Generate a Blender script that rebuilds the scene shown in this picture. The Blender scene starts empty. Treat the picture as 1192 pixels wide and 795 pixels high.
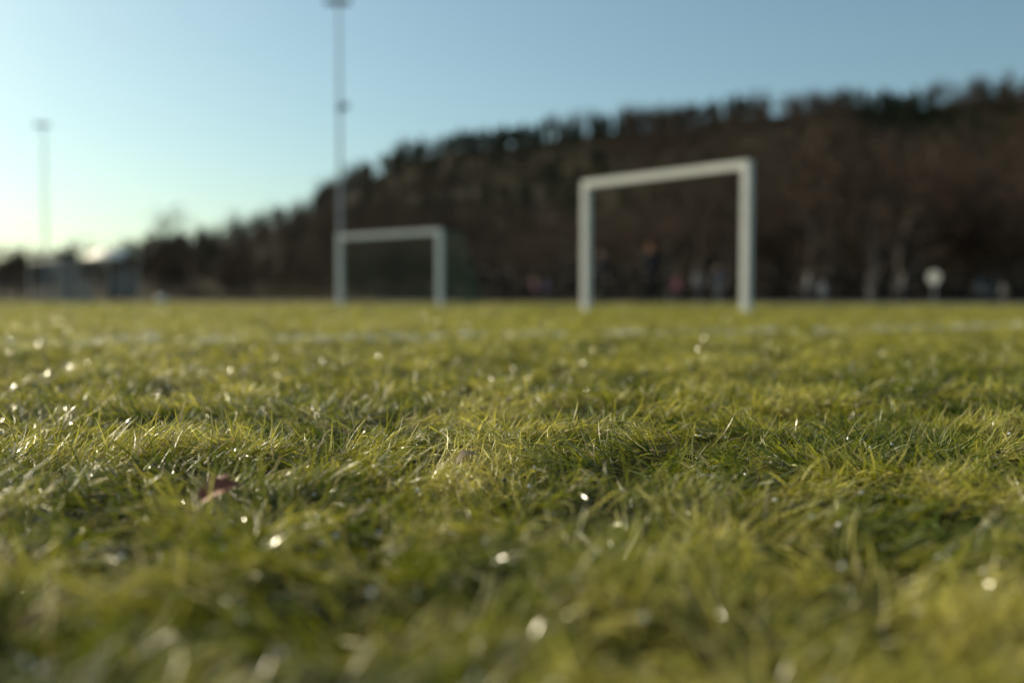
import bpy, bmesh, math, random
import numpy as np
from mathutils import Vector, Matrix
random.seed(7); rng=np.random.default_rng(11)
S=bpy.context.scene
COL=S.collection
CH=0.18   # camera height

# ---------------------------------------------------------------- helpers
def mat(name, base=(0.5,0.5,0.5), rough=0.6, noise=None, scale=5.0, metal=0.0, spec=0.5, bump=0.0, detail=4):
    m=bpy.data.materials.new(name); m.use_nodes=True
    nt=m.node_tree; b=nt.nodes['Principled BSDF']
    b.inputs['Base Color'].default_value=(*base,1); b.inputs['Roughness'].default_value=rough
    b.inputs['Metallic'].default_value=metal; b.inputs['Specular IOR Level'].default_value=spec
    tc=nt.nodes.new('ShaderNodeTexCoord')
    nz=nt.nodes.new('ShaderNodeTexNoise'); nz.inputs['Scale'].default_value=scale; nz.inputs['Detail'].default_value=detail
    nt.links.new(tc.outputs['Object'],nz.inputs['Vector'])
    if noise is None: noise=tuple(c*0.75 for c in base)
    r=nt.nodes.new('ShaderNodeValToRGB')
    r.color_ramp.elements[0].position=0.35; r.color_ramp.elements[0].color=(*noise,1)
    r.color_ramp.elements[1].position=0.65; r.color_ramp.elements[1].color=(*base,1)
    nt.links.new(nz.outputs['Fac'],r.inputs['Fac']); nt.links.new(r.outputs['Color'],b.inputs['Base Color'])
    if bump>0:
        bp=nt.nodes.new('ShaderNodeBump'); bp.inputs['Strength'].default_value=1; bp.inputs['Distance'].default_value=bump
        nt.links.new(nz.outputs['Fac'],bp.inputs['Height']); nt.links.new(bp.outputs['Normal'],b.inputs['Normal'])
    return m

def new_obj(name, me, parent=None, loc=(0,0,0), col=None):
    o=bpy.data.objects.new(name,me); (col or COL).objects.link(o); o.location=loc
    if parent: o.parent=parent
    return o
def empty(name, loc=(0,0,0), rz=0):
    o=bpy.data.objects.new(name,None); COL.objects.link(o); o.location=loc; o.rotation_euler=(0,0,rz); o.empty_display_size=.2
    return o
def mesh(name, v, f, mats=(), smooth=False, mi=None):
    me=bpy.data.meshes.new(name); me.from_pydata([tuple(p) for p in v],[],f)
    for m in mats: me.materials.append(m)
    if mi is not None: me.polygons.foreach_set('material_index',mi)
    if smooth: me.polygons.foreach_set('use_smooth',[True]*len(me.polygons))
    me.update(); return me

class Geo:
    def __init__(s): s.v=[];s.f=[];s.m=[]
    def tube(s,pts,rad,n=4,mi=0,cap=True):
        pts=[Vector(p) for p in pts]; rings=[]
        for i,p in enumerate(pts):
            a=pts[max(i-1,0)]; b=pts[min(i+1,len(pts)-1)]
            t=(b-a).normalized()
            u=t.cross(Vector((0,0,1)));
            if u.length<1e-3: u=Vector((1,0,0))
            u.normalize(); w=t.cross(u)
            r=rad[i] if hasattr(rad,'__len__') else rad
            k=len(s.v)
            for j in range(n):
                an=2*math.pi*(j+.5)/n
                s.v.append(p+u*(math.cos(an)*r)+w*(math.sin(an)*r))
            rings.append(k)
        for a,b in zip(rings,rings[1:]):
            for j in range(n):
                s.f.append((a+j,a+(j+1)%n,b+(j+1)%n,b+j)); s.m.append(mi)
        if cap:
            s.f.append(tuple(rings[0]+j for j in range(n))[::-1]); s.m.append(mi)
            s.f.append(tuple(rings[-1]+j for j in range(n))); s.m.append(mi)
    def box(s,c,d,mi=0,taper=1.0):
        k=len(s.v); x,y,z=c; a,b,h=[q/2 for q in d]
        for (i,j,l) in [(-1,-1,-1),(1,-1,-1),(1,1,-1),(-1,1,-1),(-1,-1,1),(1,-1,1),(1,1,1),(-1,1,1)]:
            t=taper if l>0 else 1
            s.v.append(Vector((x+i*a*t,y+j*b*t,z+l*h)))
        for q in [(0,3,2,1),(4,5,6,7),(0,1,5,4),(1,2,6,5),(2,3,7,6),(3,0,4,7)]:
            s.f.append(tuple(k+t for t in q)); s.m.append(mi)
    def quad(s,a,b,c,d,mi=0):
        k=len(s.v); s.v+= [Vector(a),Vector(b),Vector(c),Vector(d)]; s.f.append((k,k+1,k+2,k+3)); s.m.append(mi)
    def me(s,name,mats,smooth=False): return mesh(name,s.v,s.f,mats,smooth,s.m)

def bevel(o,w,seg=2):
    m=o.modifiers.new('bevel','BEVEL'); m.width=w; m.segments=seg; m.limit_method='ANGLE'

_lat={}
def vnoise(x,y,scale,seed):
    if seed not in _lat: _lat[seed]=np.random.default_rng(1000+seed).random((256,256))
    L=_lat[seed]; x=np.asarray(x)/scale+1000.3; y=np.asarray(y)/scale+1000.7
    xi=np.floor(x).astype(int); yi=np.floor(y).astype(int); fx=x-xi; fy=y-yi
    fx=fx*fx*(3-2*fx); fy=fy*fy*(3-2*fy)
    g=lambda a,b:L[a%256,b%256]
    return (g(xi,yi)*(1-fx)+g(xi+1,yi)*fx)*(1-fy)+(g(xi,yi+1)*(1-fx)+g(xi+1,yi+1)*fx)*fy

F=1159.0; HOR=348.0
def wx(px,D): return (px-596)/F*D

# ---------------------------------------------------------------- camera
cam=bpy.data.cameras.new('camera'); co=new_obj('camera',cam,loc=(0,0,CH))
cam.lens=35; cam.sensor_width=36; cam.clip_start=0.02; cam.clip_end=9000
co.rotation_euler=(math.radians(90)-math.atan(49.5/F),0,0)
cam.dof.use_dof=True; cam.dof.focus_distance=1.03; cam.dof.aperture_fstop=2.2; cam.dof.aperture_blades=0
S.camera=co

# ---------------------------------------------------------------- light
SUN_EL=29; SUN_AZ=-55   # azimuth measured from +Y toward +X
w=bpy.data.worlds.new('World'); S.world=w; w.use_nodes=True
nt=w.node_tree; bg=nt.nodes['Background']; sky=nt.nodes.new('ShaderNodeTexSky'); sky.sky_type='NISHITA'
sky.sun_disc=False; sky.sun_elevation=math.radians(SUN_EL); sky.sun_rotation=math.radians(SUN_AZ)
sky.air_density=1.0; sky.dust_density=1.2; sky.ozone_density=1.7
hsv=nt.nodes.new('ShaderNodeHueSaturation'); hsv.inputs['Saturation'].default_value=.88
tint=nt.nodes.new('ShaderNodeMix'); tint.data_type='RGBA'; tint.blend_type='MULTIPLY'; tint.inputs[0].default_value=1
tint.inputs[7].default_value=(.86,1.04,.96,1)   # white balance of the photograph
nt.links.new(sky.outputs[0],hsv.inputs['Color']); nt.links.new(hsv.outputs[0],tint.inputs[6]); nt.links.new(tint.outputs[2],bg.inputs['Color']); bg.inputs['Strength'].default_value=0.110
sl=bpy.data.lights.new('sun','SUN'); so=new_obj('sun',sl,loc=(-20,10,20)); sl.energy=5.0; sl.angle=math.radians(.5); sl.color=(1,.88,.62)
sd=Vector((math.sin(math.radians(SUN_AZ))*math.cos(math.radians(SUN_EL)),math.cos(math.radians(SUN_AZ))*math.cos(math.radians(SUN_EL)),math.sin(math.radians(SUN_EL))))
so.rotation_euler=sd.to_track_quat('Z','Y').to_euler()
S.view_settings.view_transform='Standard'; S.view_settings.look='None'; S.view_settings.exposure=0

# ---------------------------------------------------------------- ground
m_soil=mat('soil_ground',(0.07,0.06,0.035),.95,noise=(0.035,0.03,0.02),scale=.6,bump=.02)
def sheet(name,pts,z,m):
    return new_obj(name,mesh(name,[(x,y,z) for x,y in pts],[tuple(range(len(pts)))],[m]))
sheet('ground',[(-4000,-4000),(4000,-4000),(4000,6000),(-4000,6000)],-0.008,m_soil)
m_sheet=mat('turf_backing',(0.055,0.056,0.016),.98,noise=(0.022,0.024,0.009),scale=70,bump=.006,spec=.05)
PITCH=[(-60,-20),(34,-20),(34,17),(14,26),(-10,50),(-60,74)]
sheet('turf_backing_sheet',PITCH,-0.004,m_sheet)
m_track=mat('running_track',(0.22,0.09,0.06),.9,scale=4)
sheet('running_track',[(-60,76),(-10,52),(-3,52),(-3,56),(-60,82)],-0.004,m_track)
m_asph=mat('asphalt',(0.06,0.058,0.055),.9,scale=8)
sheet('asphalt_path',[(-2,56),(15,29),(60,29),(60,44),(10,60)],-0.004,m_asph)

# ---------------------------------------------------------------- turf blades
def grass():
    hw=lambda d:.58*d+.32
    Ds=np.linspace(.2,62,60000)
    n=np.where(Ds<1,66000,np.where(Ds<3,66000/Ds**1.9,66000/3**1.9*(3/Ds)**2.1))
    pdf=n*2*hw(Ds); cdf=np.cumsum(pdf)*(Ds[1]-Ds[0]); tot=cdf[-1]
    PER=8
    nt_=int(tot/PER)
    D=np.interp(rng.random(nt_)*tot,cdf,Ds); X=(rng.random(nt_)*2-1)*hw(D)
    gap=vnoise(X,D,.030,1)*.5+vnoise(X,D,.085,2)*.5
    keep=(rng.random(nt_)<np.clip((gap-.33)*4.5,.10,1))|(D>5)
    X=X[keep];D=D[keep]; gap=gap[keep]
    keep=(D<26+(14-X)*1.0)&(D<50+(-10-X)*.48+60*(X>-10))&((X<14)|(D<26-(X-14)*.45))
    X=X[keep];D=D[keep];gap=gap[keep]; N=len(X)
    flow=2*math.pi*(vnoise(X,D,.09,3)*1.3+vnoise(X,D,.4,4)*1.0)+.3
    th=flow+rng.normal(0,.5,N)
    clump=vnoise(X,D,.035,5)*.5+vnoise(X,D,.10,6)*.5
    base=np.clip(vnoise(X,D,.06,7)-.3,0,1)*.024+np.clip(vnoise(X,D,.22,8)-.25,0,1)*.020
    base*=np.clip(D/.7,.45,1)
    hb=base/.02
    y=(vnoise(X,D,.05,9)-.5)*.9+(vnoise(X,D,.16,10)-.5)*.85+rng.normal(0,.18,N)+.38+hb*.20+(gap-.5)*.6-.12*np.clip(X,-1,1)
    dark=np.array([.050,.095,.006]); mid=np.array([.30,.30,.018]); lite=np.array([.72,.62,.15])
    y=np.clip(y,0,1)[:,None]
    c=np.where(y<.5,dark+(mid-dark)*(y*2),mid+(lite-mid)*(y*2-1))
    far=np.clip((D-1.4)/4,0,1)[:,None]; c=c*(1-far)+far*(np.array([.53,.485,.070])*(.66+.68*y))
    A=np.array([-1.7,3.5]);B=np.array([3.06,5.75]); dv=(B-A)/np.linalg.norm(B-A)
    dist=np.abs((X-A[0])*dv[1]-(D-A[1])*dv[0])
    line=dist<.085
    idx=np.repeat(np.arange(N),PER); M=len(idx); print('blades',M)
    x=X[idx]; d=D[idx]; sp=.0065*np.maximum(1,d**.5)
    bx=x+rng.normal(0,1,M)*sp; by=d+rng.normal(0,1,M)*sp
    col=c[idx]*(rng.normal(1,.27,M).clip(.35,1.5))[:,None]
    dry=rng.random(M)<(.07+.12*np.clip(-x*1.2+.3,0,1)); col[dry]=np.array([.58,.49,.29])*rng.uniform(.55,1.1,(dry.sum(),1))
    wl=line[idx]&(rng.random(M)<.8); col[wl]=np.array([.80,.80,.72])
    phi=th[idx]+rng.normal(0,.45,M)
    L=(.026+.022*clump[idx])*rng.uniform(.55,1.4,M)
    stray=rng.random(M)<.02
    t0=rng.normal(1.15,.30,M).clip(0,1.6); t1=rng.normal(.45,.5,M).clip(-.7,1.2)
    t0[stray]*=.4; t1[stray]*=.4; L[stray]*=.9; t0[wl]*=.75
    v1=rng.uniform(.7,1.25,M)
    W=np.where(d>3,.00062*3**.95*(np.maximum(d,.1)/3)**.7,.00062*np.maximum(1,d**.95))*v1
    tw=rng.normal(0,.6,M); tw1=rng.normal(0,.9,M)
    curl=rng.normal(0,1.0,M)
    bz=base[idx]-.002+rng.uniform(0,.005,M)
    allv=[];allf=[];allc=[];off=0
    tan=np.array([.60,.52,.20])
    for sel,seg in ((d<1.9,4),(d>=1.9,2)):
        k=np.where(sel)[0]; m=len(k)
        if m==0: continue
        P=np.stack([bx[k],by[k],bz[k]],1); V=np.zeros((m,(seg+1)*2,3))
        taper=[1,1,.95,.8,.15] if seg==4 else [1,.85,.2]
        for s_ in range(seg+1):
            t=s_/seg; th_=t0[k]+t1[k]*t; ph=phi[k]+curl[k]*t
            T=np.stack([np.sin(th_)*np.cos(ph),np.sin(th_)*np.sin(ph),np.cos(th_)],1)
            side=np.stack([-np.sin(ph),np.cos(ph),np.zeros(m)],1); nn=np.cross(T,side)
            a=tw[k]+tw1[k]*t
            wv=(side*np.cos(a)[:,None]+nn*np.sin(a)[:,None])*(W[k]*taper[s_])[:,None]
            V[:,s_*2]=P-wv; V[:,s_*2+1]=P+wv
            P=P+T*(L[k]/seg)[:,None]
            P[:,2]=np.maximum(P[:,2],.001)
        nv=(seg+1)*2; b0=off+np.arange(m)*nv
        for s_ in range(seg):
            allf.append(np.stack([b0+s_*2,b0+s_*2+1,b0+s_*2+3,b0+s_*2+2],1))
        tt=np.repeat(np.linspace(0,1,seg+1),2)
        cc=col[k][:,None,:]*(.5+.6*tt)[None,:,None]  # fibre colour darkened towards the root, painted shade as well as dirt
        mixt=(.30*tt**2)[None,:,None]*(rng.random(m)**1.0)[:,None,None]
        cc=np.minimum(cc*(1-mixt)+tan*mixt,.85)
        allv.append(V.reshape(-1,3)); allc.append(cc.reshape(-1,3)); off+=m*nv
    v=np.concatenate(allv).astype(np.float32); f=np.concatenate(allf).astype(np.int32); cc=np.concatenate(allc)
    me=bpy.data.meshes.new('artificial_turf'); me.vertices.add(len(v)); me.vertices.foreach_set('co',v.ravel())
    me.loops.add(len(f)*4); me.loops.foreach_set('vertex_index',f.ravel())
    me.polygons.add(len(f)); me.polygons.foreach_set('loop_start',np.arange(len(f),dtype=np.int32)*4)
    me.polygons.foreach_set('use_smooth',np.ones(len(f),bool))
    me.update(calc_edges=True)
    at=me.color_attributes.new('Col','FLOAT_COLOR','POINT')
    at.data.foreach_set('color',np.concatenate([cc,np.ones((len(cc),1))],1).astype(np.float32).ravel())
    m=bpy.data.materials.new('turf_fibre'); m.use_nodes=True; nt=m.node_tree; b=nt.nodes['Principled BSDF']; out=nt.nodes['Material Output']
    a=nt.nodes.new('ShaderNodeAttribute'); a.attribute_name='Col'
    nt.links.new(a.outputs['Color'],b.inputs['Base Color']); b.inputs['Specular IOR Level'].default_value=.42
    tc=nt.nodes.new('ShaderNodeTexCoord'); nz=nt.nodes.new('ShaderNodeTexNoise'); nz.inputs['Scale'].default_value=60; nz.inputs['Detail'].default_value=1
    mr=nt.nodes.new('ShaderNodeMapRange'); mr.inputs['From Min'].default_value=.52; mr.inputs['From Max'].default_value=.63; mr.inputs['To Min'].default_value=.44; mr.inputs['To Max'].default_value=.18
    nt.links.new(tc.outputs['Object'],nz.inputs['Vector']); nt.links.new(nz.outputs['Fac'],mr.inputs['Value']); nt.links.new(mr.outputs[0],b.inputs['Roughness'])
    tr=nt.nodes.new('ShaderNodeBsdfTranslucent'); hs=nt.nodes.new('ShaderNodeHueSaturation'); hs.inputs['Value'].default_value=1.15; hs.inputs['Saturation'].default_value=1.05
    nt.links.new(a.outputs['Color'],hs.inputs['Color']); nt.links.new(hs.outputs[0],tr.inputs['Color'])
    mx=nt.nodes.new('ShaderNodeMixShader'); mx.inputs[0].default_value=.36
    nt.links.new(b.outputs[0],mx.inputs[1]); nt.links.new(tr.outputs[0],mx.inputs[2]); nt.links.new(mx.outputs[0],out.inputs['Surface'])
    me.materials.append(m); new_obj('artificial_turf',me)
grass()

def crumbs(name,count,r0,r1,m,dmin,dmax,z0,z1,skew=0,flat=1.0):
    bm=bmesh.new()
    for i in range(count):
        D=random.uniform(dmin**.5,dmax**.5)**2; hw=.58*D+.1
        x=random.uniform(-hw,hw) if not skew else -hw+2*hw*random.random()**skew
        r=random.uniform(r0,r1)
        M=Matrix.Translation((x,D,random.uniform(z0,z1)))@Matrix.Rotation(random.uniform(0,6.28),4,(random.random()-.5,random.random()-.5,random.random()+.1))@Matrix.Diagonal((r,r*random.uniform(.6,1),r*random.uniform(.5,.9)*flat,1))
        res=bmesh.ops.create_icosphere(bm,subdivisions=1,radius=1,matrix=M)
        for v in res['verts']: v.co+=Vector((random.uniform(-.15,.15)*r for _ in range(3)))
    me=bpy.data.meshes.new(name); bm.to_mesh(me); bm.free(); me.materials.append(m); new_obj(name,me)
crumbs('rubber_granules',800,.0012,.0026,mat('rubber',(.05,.05,.05),.6,scale=200),.3,3.2,.012,.026)
crumbs('glint_grains',800,.0010,.0026,mat('pale_glint',(.80,.78,.74),.13,noise=(.7,.68,.64),scale=200,spec=1),.3,4.5,.014,.030,skew=1.5)  # near-white glossy grains added to stand for sun glints, denser to the left

m_leaf=mat('dry_leaf',(.36,.10,.05),.6,noise=(.2,.06,.035),scale=90)
def leaf(px,py,size,rz,tilt,m=m_leaf):
    D=F*(CH-.025)/(py-HOR); g=Geo(); n=9
    for s_ in (-1,1):
        prof=[(i/(n-1)) for i in range(n)]
        for i in range(n-1):
            a,b=prof[i],prof[i+1]
            wa=math.sin(math.pi*a**.8)*.33*(1+.25*math.sin(a*17)); wb=math.sin(math.pi*b**.8)*.33*(1+.25*math.sin(b*17))
            za,zb=[.18*math.sin(t*3) for t in (a,b)]
            g.quad((a,0,za),(b,0,zb),(b,s_*wb,zb+wb*.5),(a,s_*wa,za+wa*.5))
    g.tube([(-.3,0,-.03),(0,0,0),(.9,0,.16)],[.012,.014,.006],4)
    me=g.me('fallen_leaf',[m]); o=new_obj('fallen_leaf',me,loc=(wx(px,D),D,.027)); o.scale=(size,)*3; o.rotation_euler=(tilt,-.35,rz)
leaf(228,592,.034,.4,.5); leaf(262,580,.024,2.4,-.4)
leaf(530,545,.024,.2,.2,mat('pale_leaf',(.4,.28,.15),.6,scale=90))

# ---------------------------------------------------------------- goals
m_white=mat('white_paint',(.85,.80,.73),.4,noise=(.77,.73,.66),scale=6)
def mat_net(c): return mat('net_cord',c,.8,scale=30)
def goal(p1,p2,H=1.96,t=.10,back=None,net=None,cord=.006,cell=.12,m_f=None):
    p1=Vector((*p1,0));p2=Vector((*p2,0)); d=(p2-p1); W=d.length; ang=math.atan2(d.y,d.x)
    g=empty('football_goal',p1,ang)
    fr=Geo()
    fr.box((0,0,(H-t)/2),(t,t,H-t)); fr.box((W,0,(H-t)/2),(t,t,H-t)); fr.box((W/2,0,H-t/2+.001),(W+t,t,t))
    for x in (0,W): fr.box((x,0,.004),(t+.08,t+.08,.008))
    o=new_obj('frame',fr.me('frame',[m_f or m_white]),g); bevel(o,.012,3)
    if net:
        m=mat_net(net); b=back; bt=b*.55
        st=Geo()
        for x in (0,W):
            st.tube([(x,t/2+.001,H-.06),(x,bt,H-.08),(x,b,.04)],.016,8)
        st.tube([(0,b,.04),(W,b,.04)],.016,8)
        for x in (0,W): st.tube([(x,t/2+.001,.03),(x,b-.02,.03)],.016,8)
        new_obj('back_support',st.me('back_support',[mat('support_steel',(.10,.15,.12),.5)]),g)
        n=Geo(); nx=int(W/cell)
        path=[(t/2,H-.06),(bt,H-.10),(b*.82,H*.42),(b,.05)]
        for i in range(nx+1):
            x=W*i/nx; n.tube([(x,y,z) for y,z in path],cord/2,3,cap=False)
        segs=[]
        for (a,c) in zip(path,path[1:]):
            l=math.dist(a,c); k=max(1,int(l/cell))
            segs+=[(a[0]+(c[0]-a[0])*j/k,a[1]+(c[1]-a[1])*j/k) for j in range(k)]
        for y,z in segs: n.tube([(0,y,z),(W/2,y,z-.02),(W,y,z)],cord/2,3,cap=False)
        def yback(z):
            for (a,c) in zip(path[1:],path[2:]):
                if c[1]<=z<=a[1]: return a[0]+(c[0]-a[0])*(a[1]-z)/(a[1]-c[1])
            return bt
        for x in (0,W):
            z=.05
            while z<H-.1: n.tube([(x,t/2,z),(x,yback(z),z)],cord/2,3,cap=False); z+=cell
            y=t/2+cell
            while y<b:
                zt=H-.08 if y<bt else H*.42+(H*.55)*(b*.82-y)/(b*.82-bt) if y<b*.82 else H*.42*(b-y)/(b*.18)
                n.tube([(x,y,.03),(x,y,max(.04,zt))],cord/2,3,cap=False); y+=cell
        new_obj('net',n.me('net',[m]),g)
    return g
def gp(px,H_px,H=2.0):
    D=F*H/H_px; return (wx(px,D),D)
goal(gp(682,153),gp(868,179),t=.105)
goal(gp(396,83),gp(512,91),back=1.6,net=(.035,.13,.07),cord=.009,cell=.12,t=.12)
m_grey=mat('grey_paint',(.36,.35,.35),.5)
goal((wx(36,48),48),(wx(70,43),43),back=1.4,net=(.30,.30,.30),cord=.02,cell=.14,m_f=m_grey)

def shelter(px0,px1,D):
    x0,x1=wx(px0,D),wx(px1,D); W=x1-x0
    e=empty('team_shelter',(x0,D,0),-.15); g=Geo()
    for x in (0,W):
        for y in (0,1.2): g.tube([(x,y,0),(x,y,2.05)],.05,8)
    new_obj('posts',g.me('posts',[m_grey]),e)
    r=Geo(); n=10
    f=lambda t:(-.45+t*1.8,2.0+.48*math.sin(math.pi*(.02+t*.8)))
    for i in range(n):
        (ya,za),(yb,zb)=f(i/n),f((i+1)/n)
        r.quad((-.15,ya,za),(W+.15,ya,za),(W+.15,yb,zb),(-.15,yb,zb))
    o=new_obj('roof',r.me('roof',[m_white],True),e); s=o.modifiers.new('s','SOLIDIFY'); s.thickness=.06
    b=Geo(); b.box((W/2,.9,.42),(W-.15,.35,.05)); b.box((.4,.9,.2),(.06,.3,.4)); b.box((W-.4,.9,.2),(.06,.3,.4)); b.box((W/2,1.16,.9),(W-.12,.03,1.3))
    new_obj('bench',b.me('bench',[mat('grey_panel',(.20,.19,.18),.6)]),e)
shelter(109,148,46)

# ---------------------------------------------------------------- floodlight masts
m_galv=mat('galvanised_steel',(.52,.54,.55),.6,metal=.0,scale=2)
m_lamp=mat('lamp_housing',(.16,.17,.18),.5,scale=5)
def mast(px,pytop,D,pymid=None,r=.15):
    H=(HOR-pytop)/F*D+CH; g=empty('floodlight_mast',(wx(px,D),D,0))
    t=Geo(); n=12
    t.tube([(0,0,H*i/8) for i in range(9)],[r-(r*.5)*i/8 for i in range(9)],n); t.box((0,0,.05),(.8,.8,.1))
    new_obj('mast_pole',t.me('mast_pole',[m_galv],False),g)
    h=Geo(); h.box((0,-.12,H-.1),(1.5,.08,.08))
    for x in (-.6,-.2,.2,.6): 
        h.box((x,-.4,H+.02),(.34,.45,.22),taper=.75)
        h.tube([(x,-.2,H-.1),(x,-.3,H-.05)],.03,6)
    new_obj('lamp_cluster',h.me('lamp_cluster',[m_lamp]),g)
    if pymid:
        z=(HOR-pymid)/F*D; q=Geo(); q.box((.25,-.1,z),(.7,.4,.3),taper=.8); q.box((0,0,z-.25),(.4,.4,.05))
        new_obj('lower_lamp',q.me('lower_lamp',[m_lamp]),g)
mast(397,9,62,123,r=.14); mast(55,148,100,r=.13)

# ---------------------------------------------------------------- trees (source meshes)
m_bark=mat('bark',(.080,.050,.029),.9,noise=(.042,.028,.018),scale=3)
m_twig=mat('twigs',(.098,.056,.030),.9,noise=(.048,.029,.017),scale=.6)
m_birch=mat('birch_bark',(.20,.17,.15),.8,noise=(.10,.085,.075),scale=3)
m_need=mat('conifer_needles',(.042,.056,.014),.8,noise=(.017,.026,.008),scale=.8)
def bare_tree(name,seed,H=10,birch=False,twigs=700):
    R=random.Random(seed); g=Geo()
    def rv(): return Vector((R.gauss(0,1),R.gauss(0,1),R.gauss(0,1))).normalized()
    tips=[]
    def grow(p,d,l,r,lev):
        n=4 if lev<2 else 2; pts=[p];rad=[r]; q=p.copy(); dd=d.copy()
        for i in range(n):
            dd=(dd+rv()*(.10 if lev==0 else .16)+Vector((0,0,.06))).normalized(); q=q+dd*(l/n); pts.append(q.copy()); rad.append(r*(1-.7*(i+1)/n))
        if lev<2: g.tube(pts,rad,5 if lev==0 else 3,mi=0,cap=False)
        else:
            s=rv()*max(r,.03); g.quad(pts[0]-s,pts[0]+s,pts[-1]+s*.4,pts[-1]-s*.4,1)
            if lev==3: tips.append((pts[-1],dd)); return
        k=[12,5,4][lev]
        for i in range(k):
            t=R.uniform(.25 if lev==0 else .25,1); f=t*n; a=min(int(f),n-1); base=pts[a].lerp(pts[a+1],f-a)
            nd=(dd*.75+rv()*.75); nd.z=abs(nd.z)*.6+.15; nd.normalize()
            grow(base,nd,l*R.uniform(.38,.62)*(1.1-.4*t if lev==0 else 1),r*(1-.6*t)*.55,lev+1)
    grow(Vector((0,0,-.5)),Vector((0,0,1)),H*.86,H*.015,0)
    for i in range(twigs):
        p,d=R.choice(tips); a=p+rv()*H*.06; b=a+(rv()+Vector((0,0,.5)))*H*.05; s=rv()*.05
        g.quad(a-s,a+s,b+s*.4,b-s*.4,1)
    return g.me(name,[m_birch if birch else m_bark,m_twig])
def conifer(name,seed,H=11,pine=False):
    R=random.Random(seed); g=Geo(); g.tube([(0,0,-.5),(0,0,H*.5),(0,0,H)],[H*.016,H*.01,.02],5,mi=0,cap=False)
    tiers=18; z0=.35 if pine else .12
    for t in range(tiers):
        u=t/(tiers-1); z=H*(z0+(1-z0)*u)
        rr=H*(.20*(1-u)**.8+.03) if not pine else H*.22*math.sin(math.pi*(.18+.74*u))
        for b in range(7):
            a=R.uniform(0,6.28); l=rr*R.uniform(.6,1.15); dx,dy=math.cos(a),math.sin(a)
            droop=-.28 if not pine else R.uniform(-.1,.4)
            for s_ in range(3):
                f0=.2+.8*s_/3; cx,cy,cz=dx*l*f0,dy*l*f0,z+droop*l*f0+R.uniform(-.1,.1)
                w_=l*.30*(1.15-f0)+.24
                v=[Vector((cx,cy,cz))+Vector((R.uniform(-1,1)*w_,R.uniform(-1,1)*w_,R.uniform(-.7,.5)*w_)) for _ in range(4)]
                g.quad(*v,1)
    return g.me(name,[m_bark,m_need])
src=bpy.data.collections.new('tree_sources')
for i in range(4): new_obj(f'a{i}_bare_tree',bare_tree(f'bare{i}',20+i),col=src)
for i in range(3): new_obj(f'b{i}_conifer',conifer(f'con{i}',40+i,pine=(i!=0)),col=src)
for i in range(2): new_obj(f'c{i}_birch',bare_tree(f'birch{i}',60+i,birch=True,twigs=600),col=src)

def instancer(name,pts,rz,sc,idx,col):
    me=bpy.data.meshes.new(name); me.from_pydata([tuple(p) for p in pts],[],[])
    a=me.attributes.new('rot','FLOAT_VECTOR','POINT'); a.data.foreach_set('vector',np.array([(0,0,r) for r in rz],np.float32).ravel())
    a=me.attributes.new('scl','FLOAT','POINT'); a.data.foreach_set('value',np.array(sc,np.float32))
    a=me.attributes.new('idx','INT','POINT'); a.data.foreach_set('value',np.array(idx,np.int32))
    o=new_obj(name,me); ng=bpy.data.node_groups.new(name,'GeometryNodeTree')
    ng.interface.new_socket('Geometry',in_out='INPUT',socket_type='NodeSocketGeometry'); ng.interface.new_socket('Geometry',in_out='OUTPUT',socket_type='NodeSocketGeometry')
    N=ng.nodes; gi=N.new('NodeGroupInput'); go=N.new('NodeGroupOutput'); ip=N.new('GeometryNodeInstanceOnPoints'); ci=N.new('GeometryNodeCollectionInfo')
    ci.inputs['Collection'].default_value=col; ci.inputs['Separate Children'].default_value=True; ci.inputs['Reset Children'].default_value=True
    ip.inputs['Pick Instance'].default_value=True
    def na(n,t):
        q=N.new('GeometryNodeInputNamedAttribute'); q.data_type=t; q.inputs['Name'].default_value=n
        return [s for s in q.outputs if s.enabled and s.name=='Attribute'][0]
    ln=ng.links.new
    ln(gi.outputs[0],ip.inputs['Points']); ln(ci.outputs[0],ip.inputs['Instance'])
    ln(na('rot','FLOAT_VECTOR'),ip.inputs['Rotation']); ln(na('scl','FLOAT'),ip.inputs['Scale']); ln(na('idx','INT'),ip.inputs['Instance Index'])
    ln(ip.outputs[0],go.inputs[0]); md=o.modifiers.new('scatter','NODES'); md.node_group=ng
    return o

# ---------------------------------------------------------------- hill
RID=[(-500,335),(0,330),(150,325),(210,300),(290,286),(350,260),(410,212),(440,191),(480,174),(540,160),(620,154),(700,143),(800,130),(830,121),(900,121),(1000,117),(1050,122),(1110,110),(1192,103),(1500,92),(1900,150),(2400,300)]
RX=[(p-596)/F*350 for p,_ in RID]; RZ=[max(0,(HOR-q)/F*350-3.5) for _,q in RID]
def hz(x,y):
    R=np.interp(x,RX,RZ)
    s=np.clip((y-105)/245,0,1)**1.35; s=np.where(y>350,np.clip(1-((y-350)/380)**2,0,1),s)
    return R*s+ (vnoise(x,y,22,20)-.5)*3.0*np.clip(s*3,0,1)+(vnoise(x,y,60,21)-.5)*4*np.clip(s*2,0,1)
xs=np.linspace(-420,520,150); ys=np.linspace(100,740,110)
XX,YY=np.meshgrid(xs,ys); ZZ=hz(XX,YY)-.3
v=np.stack([XX,YY,ZZ],-1).reshape(-1,3); nx=len(xs)
f=[(j*nx+i,j*nx+i+1,(j+1)*nx+i+1,(j+1)*nx+i) for j in range(len(ys)-1) for i in range(nx-1)]
m_hill=mat('hillside_leaf_litter',(.042,.027,.014),.98,noise=(.018,.016,.008),scale=.07,bump=.4,detail=8,spec=.1)
new_obj('hill',mesh('hill',v,f,[m_hill],True))

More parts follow.
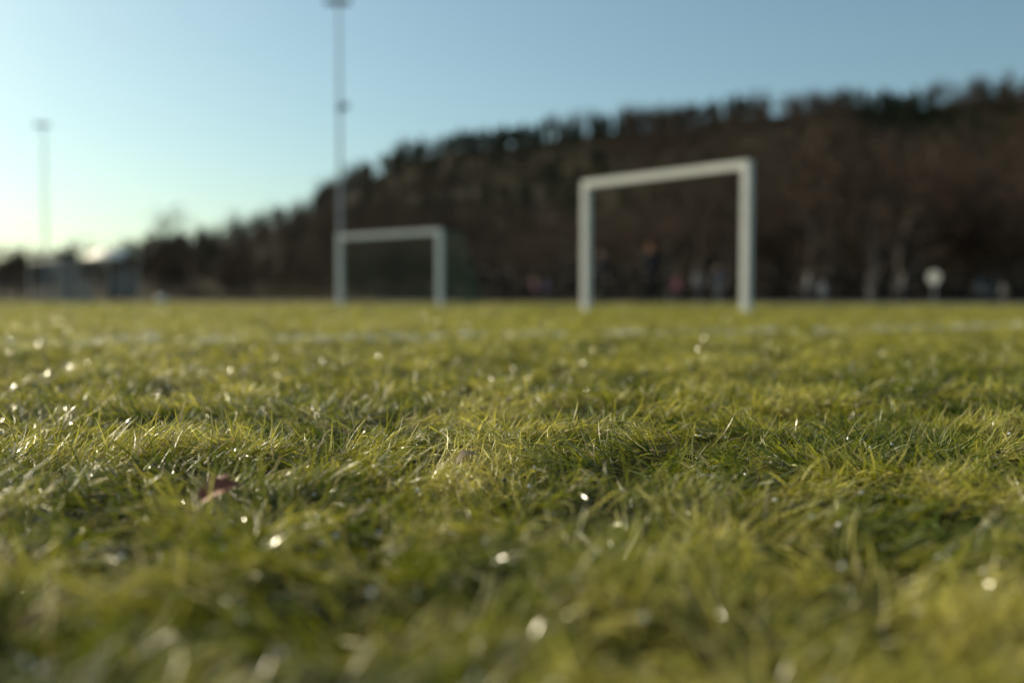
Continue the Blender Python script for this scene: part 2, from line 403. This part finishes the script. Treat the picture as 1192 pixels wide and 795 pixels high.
pts=[];rz=[];sc=[];ix=[]
def add(x,y,k,s,z=None):
    pts.append((x,y,float(hz(x,y))-.2 if z is None else z)); rz.append(random.uniform(0,6.28)); sc.append(s); ix.append(k)
cnt=0
while cnt<2500:
    y=random.uniform(112**1.8,385**1.8)**(1/1.8); x=random.uniform(-.60*y-10,.62*y+20)
    if cnt>2050: y=random.uniform(325,362); x=random.uniform(-.30*y,.62*y+20)   # crest
    z=float(hz(x,y))
    if z<.8 and y>150 and x<-40: 
        if random.random()<.8: continue
    con=vnoise(x,y,34,30)*.6+vnoise(x,y,11,31)*.4
    lim=.40 if x/y<.11 and y>170 else (.48 if y>300 else .62)
    if vnoise(x,y,26,35)>.84: 
        if random.random()<.6: continue
    k=random.randint(4,6) if con>lim else random.randint(0,3)
    s=random.uniform(.45,.90)*(1.0 if x/y>-.2 else .7)
    if k>3: s*=.82
    add(x,y,k,s); cnt+=1
instancer('hillside_forest',pts,rz,sc,ix,src)
pts=[];rz=[];sc=[];ix=[]
for i in range(190):
    y=random.uniform(68,106); x=random.uniform(.0*y,.72*y+8); s=random.uniform(.7,1.1)*min(1,.45+max(0,x/y)*1.6); add(x,y,random.choice([0,1,2,3,0,1,2,3,7]),s,0)
for i in range(70):
    y=random.uniform(95,125); x=random.uniform(-.36*y,0); add(x,y,random.choice([0,1,2,3]),random.uniform(.4,.65),0)
for i in range(140):
    y=random.uniform(140,200); x=random.uniform(-.66*y,-.30*y); add(x,y,random.choice([0,1,2,3,0,4]),random.uniform(.4,.7),0)
instancer('woodland_edge',pts,rz,sc,ix,src)
def scrub():
    g=Geo(); R=random.Random(5)
    for i in range(9000):
        if R.random()<.6: y=R.uniform(62,72); x=R.uniform(-.05*y,.8*y)
        else: y=R.uniform(125,150); x=R.uniform(-.62*y,.1*y)
        h=(1.3+1.6*float(vnoise(x,y,5,40)))*(1.4 if y>100 else 1); z=R.random()**1.3*h; s=.28
        g.quad(*[Vector((x+R.uniform(-s,s),y+R.uniform(-s,s),z+R.uniform(-s,s))) for _ in range(4)])
    new_obj('scrub_hedge',g.me('scrub_hedge',[mat('scrub',(.046,.031,.019),.9,noise=(.022,.018,.011),scale=.5)]))
scrub()
o=new_obj('bare_tree',src.objects['a1_bare_tree'].data,loc=(wx(190,118),118,0)); o.scale=(.95,)*3
for px,D,s in ((780,56,.42),(812,58,.45),(838,57,.42),(938,60,.6),(1015,58,.6),(1040,62,.6)):
    o=new_obj('birch_tree',src.objects['c0_birch' if px%2 else 'c1_birch'].data,loc=(wx(px,D),D,0)); o.scale=(s,)*3; o.rotation_euler=(0,0,px)

# ---------------------------------------------------------------- people
m_skin=mat('skin',(.45,.27,.20),.5,noise=(.42,.25,.18),scale=8); m_hair=mat('hair',(.05,.03,.02),.6); m_shoe=mat('shoe',(.05,.05,.055),.5); m_eye=mat('eye',(.03,.02,.02),.2)
def person(px,D,h=1.75,yaw=0,jacket=(.03,.03,.035),trou=(.03,.03,.04),stride=.15,arm=.1,hair=None):
    e=empty('person',(wx(px,D),D,0),yaw); me=bpy.data.meshes.new('body'); bm=bmesh.new(); sk=bm.verts.layers.skin.verify()
    V={}
    def j(n,co,r,par=None):
        v=bm.verts.new(co); v[sk].radius=(r,r) if not hasattr(r,'__len__') else r; V[n]=v
        if par: bm.edges.new((V[par],v))
    j('pel',(0,0,.95),(.15,.11)); j('waist',(0,0,1.10),(.135,.10),'pel'); j('chest',(0,0,1.30),(.165,.115),'waist'); j('yoke',(0,0,1.43),(.11,.08),'chest')
    j('neck',(0,.0,1.51),.055,'yoke'); j('hd0',(0,.01,1.58),.078,'neck'); j('hd1',(0,.01,1.66),.088,'hd0'); j('hd2',(0,0,1.71),.06,'hd1')
    for s,n in ((-1,'L'),(1,'R')):
        st=stride*s
        j('hip'+n,(s*.09,0,.88),.095,'pel'); j('kn'+n,(s*.10,st*.5+.02,.50),.062,'hip'+n); j('an'+n,(s*.11,st-.02,.09),.042,'kn'+n); j('toe'+n,(s*.12,st+.15,.04),.036,'an'+n)
        j('sh'+n,(s*.19,0,1.40),.062,'yoke'); j('el'+n,(s*.25,-.03-arm*s,1.13),.047,'sh'+n); j('wr'+n,(s*.25,.10-arm*s*1.4,.90),.030,'el'+n); j('ha'+n,(s*.25,.13-arm*s*1.5,.82),.034,'wr'+n)
        j('fi'+n,(s*.245,.15-arm*s*1.5,.75),.018,'ha'+n)
    bm.to_mesh(me); bm.free()
    o=new_obj('tmp',me); md=o.modifiers.new('s','SKIN'); md.use_smooth_shade=True; ss=o.modifiers.new('ss','SUBSURF'); ss.levels=2; ss.render_levels=2
    me.skin_vertices[0].data[0].use_root=True
    dg=bpy.context.evaluated_depsgraph_get(); dg.update(); bme=bpy.data.meshes.new_from_object(o.evaluated_get(dg)); bpy.data.objects.remove(o)
    bme.materials.clear()
    mj=mat('jacket',jacket,.8,scale=10); mt=mat('trousers',trou,.85,scale=10); hr=mat('hair_',hair,.6) if hair else m_hair
    for m in (m_skin,mj,mt,m_shoe,hr): bme.materials.append(m)
    for p in bme.polygons:
        c=p.center; k=1
        if c.z<.09: k=3
        elif c.z<.93 and abs(c.x)<.20: k=2
        elif abs(c.x)>.2 and c.z<.88: k=0
        elif c.z>1.50: k=4 if (c.z>1.70 or (c.y<-.02 and c.z>1.54)) else 0
        p.material_index=k
    new_obj('body',bme,e); g=Geo()
    g.tube([(0,.085,1.665),(0,.118,1.63),(0,.09,1.62)],[.008,.016,.01],6,0)
    for s in (-1,1): g.tube([(s*.088,.0,1.67),(s*.10,-.01,1.65),(s*.088,0,1.61)],[.008,.016,.008],6,0); g.box((s*.034,.092,1.66),(.026,.012,.012),1)
    g.box((0,.092,1.592),(.045,.008,.01),2)
    new_obj('face',g.me('face',[m_skin,m_eye,mat('lips',(.35,.12,.1),.5)]),e)
    e.scale=(h/1.77,)*3
    return e
P=math.pi
person(701,31,1.72,.3*P,(.02,.02,.025),(.015,.015,.02),.16)
person(757,30,1.86,-.1*P,(.018,.016,.022),(.015,.015,.017),.12,hair=(.45,.13,.03))
person(622,52,1.25,.6*P,(.30,.10,.14),(.05,.05,.08),.2,hair=(.2,.12,.06)); person(636,54,1.3,1.3*P,(.20,.14,.26),(.04,.04,.05),.1)
person(788,44,1.2,.9*P,(.45,.12,.16),(.05,.05,.06),.2)
person(812,47,1.6,.2*P,(.30,.28,.27),(.10,.10,.12)); person(836,45,1.7,1.1*P,(.10,.11,.14),(.22,.22,.22))
person(940,42,1.3,.4*P,(.45,.42,.41),(.08,.08,.1),.2); person(957,43,1.0,1.0*P,(.66,.63,.60),(.3,.3,.3),.1)
person(1012,50,1.5,.4*P,(.10,.08,.08),(.22,.20,.19),.1); person(1050,52,1.6,.4*P,(.28,.25,.23),(.05,.05,.06),.1)
person(1168,46,.95,.2*P,(.42,.36,.28),(.36,.30,.24),.1)
person(4,60,1.7,.5*P,(.04,.04,.05),(.03,.03,.04)); person(22,62,1.6,1.5*P,(.06,.04,.04),(.03,.03,.04)); person(80,64,1.7,.8*P,(.04,.07,.05),(.03,.03,.04))

bm=bmesh.new(); bmesh.ops.create_icosphere(bm,subdivisions=3,radius=.15); me=bpy.data.meshes.new('football'); bm.to_mesh(me); bm.free()
me.materials.append(m_white); me.materials.append(m_lamp)
ic=[Vector(v).normalized() for v in [(0,1,1.618),(0,1,-1.618),(0,-1,1.618),(0,-1,-1.618),(1,1.618,0),(1,-1.618,0),(-1,1.618,0),(-1,-1.618,0),(1.618,0,1),(1.618,0,-1),(-1.618,0,1),(-1.618,0,-1)]]
for p in me.polygons:
    p.use_smooth=True; p.material_index=1 if max(p.center.normalized().dot(q) for q in ic)>.955 else 0
new_obj('football',me,loc=(wx(189,30),30,.15))

def sign(px,py,D,r):
    z=(HOR-py)/F*D+CH; e=empty('round_sign',(wx(px,D),D,0)); g=Geo(); g.tube([(0,0,0),(0,0,z+r*.5)],.035,8); new_obj('post',g.me('post',[m_grey]),e)
    g=Geo(); g.tube([(0,-.06,z),(0,-.035,z)],r,28); new_obj('disc',g.me('disc',[m_white]),e)
    g=Geo(); g.tube([(0,-.066,z),(0,-.062,z)],r*.62,28); new_obj('symbol',g.me('symbol',[mat('sign_grey',(.6,.56,.5),.4)]),e)
    e.rotation_euler=(0,0,-.85)
sign(1087,323,40,.25)

m_glass=mat('car_glass',(.02,.025,.03),.3); m_tyre=mat('tyre',(.02,.02,.02),.8)
def car(px,D,rz,colr):
    e=empty('parked_car',(wx(px,D),D,0),rz); m=mat('car_paint',colr,.4,noise=colr,scale=3)
    prof=[(-2.1,.35),(-2.15,.75),(-2.0,.92),(-1.55,.98),(-1.15,1.36),(-.6,1.46),(.3,1.44),(.95,1.05),(1.85,.9),(2.1,.7),(2.1,.35)]
    v=[];f=[];n=len(prof)
    for i,(x,z) in enumerate(prof):
        y=.86 if z<1.1 else .66
        v+= [(x,-y,z),(x,y,z)]
    f.append(tuple(2*i for i in range(n))[::-1]); f.append(tuple(2*i+1 for i in range(n)))
    for i in range(n): k=(i+1)%n; f.append((2*i,2*k,2*k+1,2*i+1))
    o=new_obj('bodywork',mesh('bodywork',v,f,[m]),e); bevel(o,.05,2)
    g=Geo()
    for s in (-1,1):
        g.quad((-1.35,s*.80,1.03),(-.15,s*.80,1.03),(-.2,s*.70,1.36),(-1.0,s*.70,1.34)); g.quad((-.08,s*.80,1.03),(.8,s*.80,1.05),(.28,s*.70,1.36),(-.12,s*.70,1.36))
    g.quad((.98,-.62,1.09),(.98,.62,1.09),(.36,.56,1.45),(.36,-.56,1.45)); g.quad((-1.58,-.62,1.02),(-1.58,.62,1.02),(-1.2,.56,1.37),(-1.2,-.56,1.37))
    new_obj('windows',g.me('windows',[m_glass]),e)
    g=Geo()
    for x in (-1.35,1.3):
        for s in (-1,1): g.tube([(x,s*.70,.32),(x,s*.90,.32)],.32,20)
    new_obj('wheels',g.me('wheels',[m_tyre]),e)
    g=Geo()
    for x in (-1.35,1.3):
        for s in (-1,1): g.tube([(x,s*.901,.32),(x,s*.91,.32)],.19,16)
    new_obj('hubcaps',g.me('hubcaps',[m_galv]),e)
car(1150,66,-1.9,(.26,.24,.21))
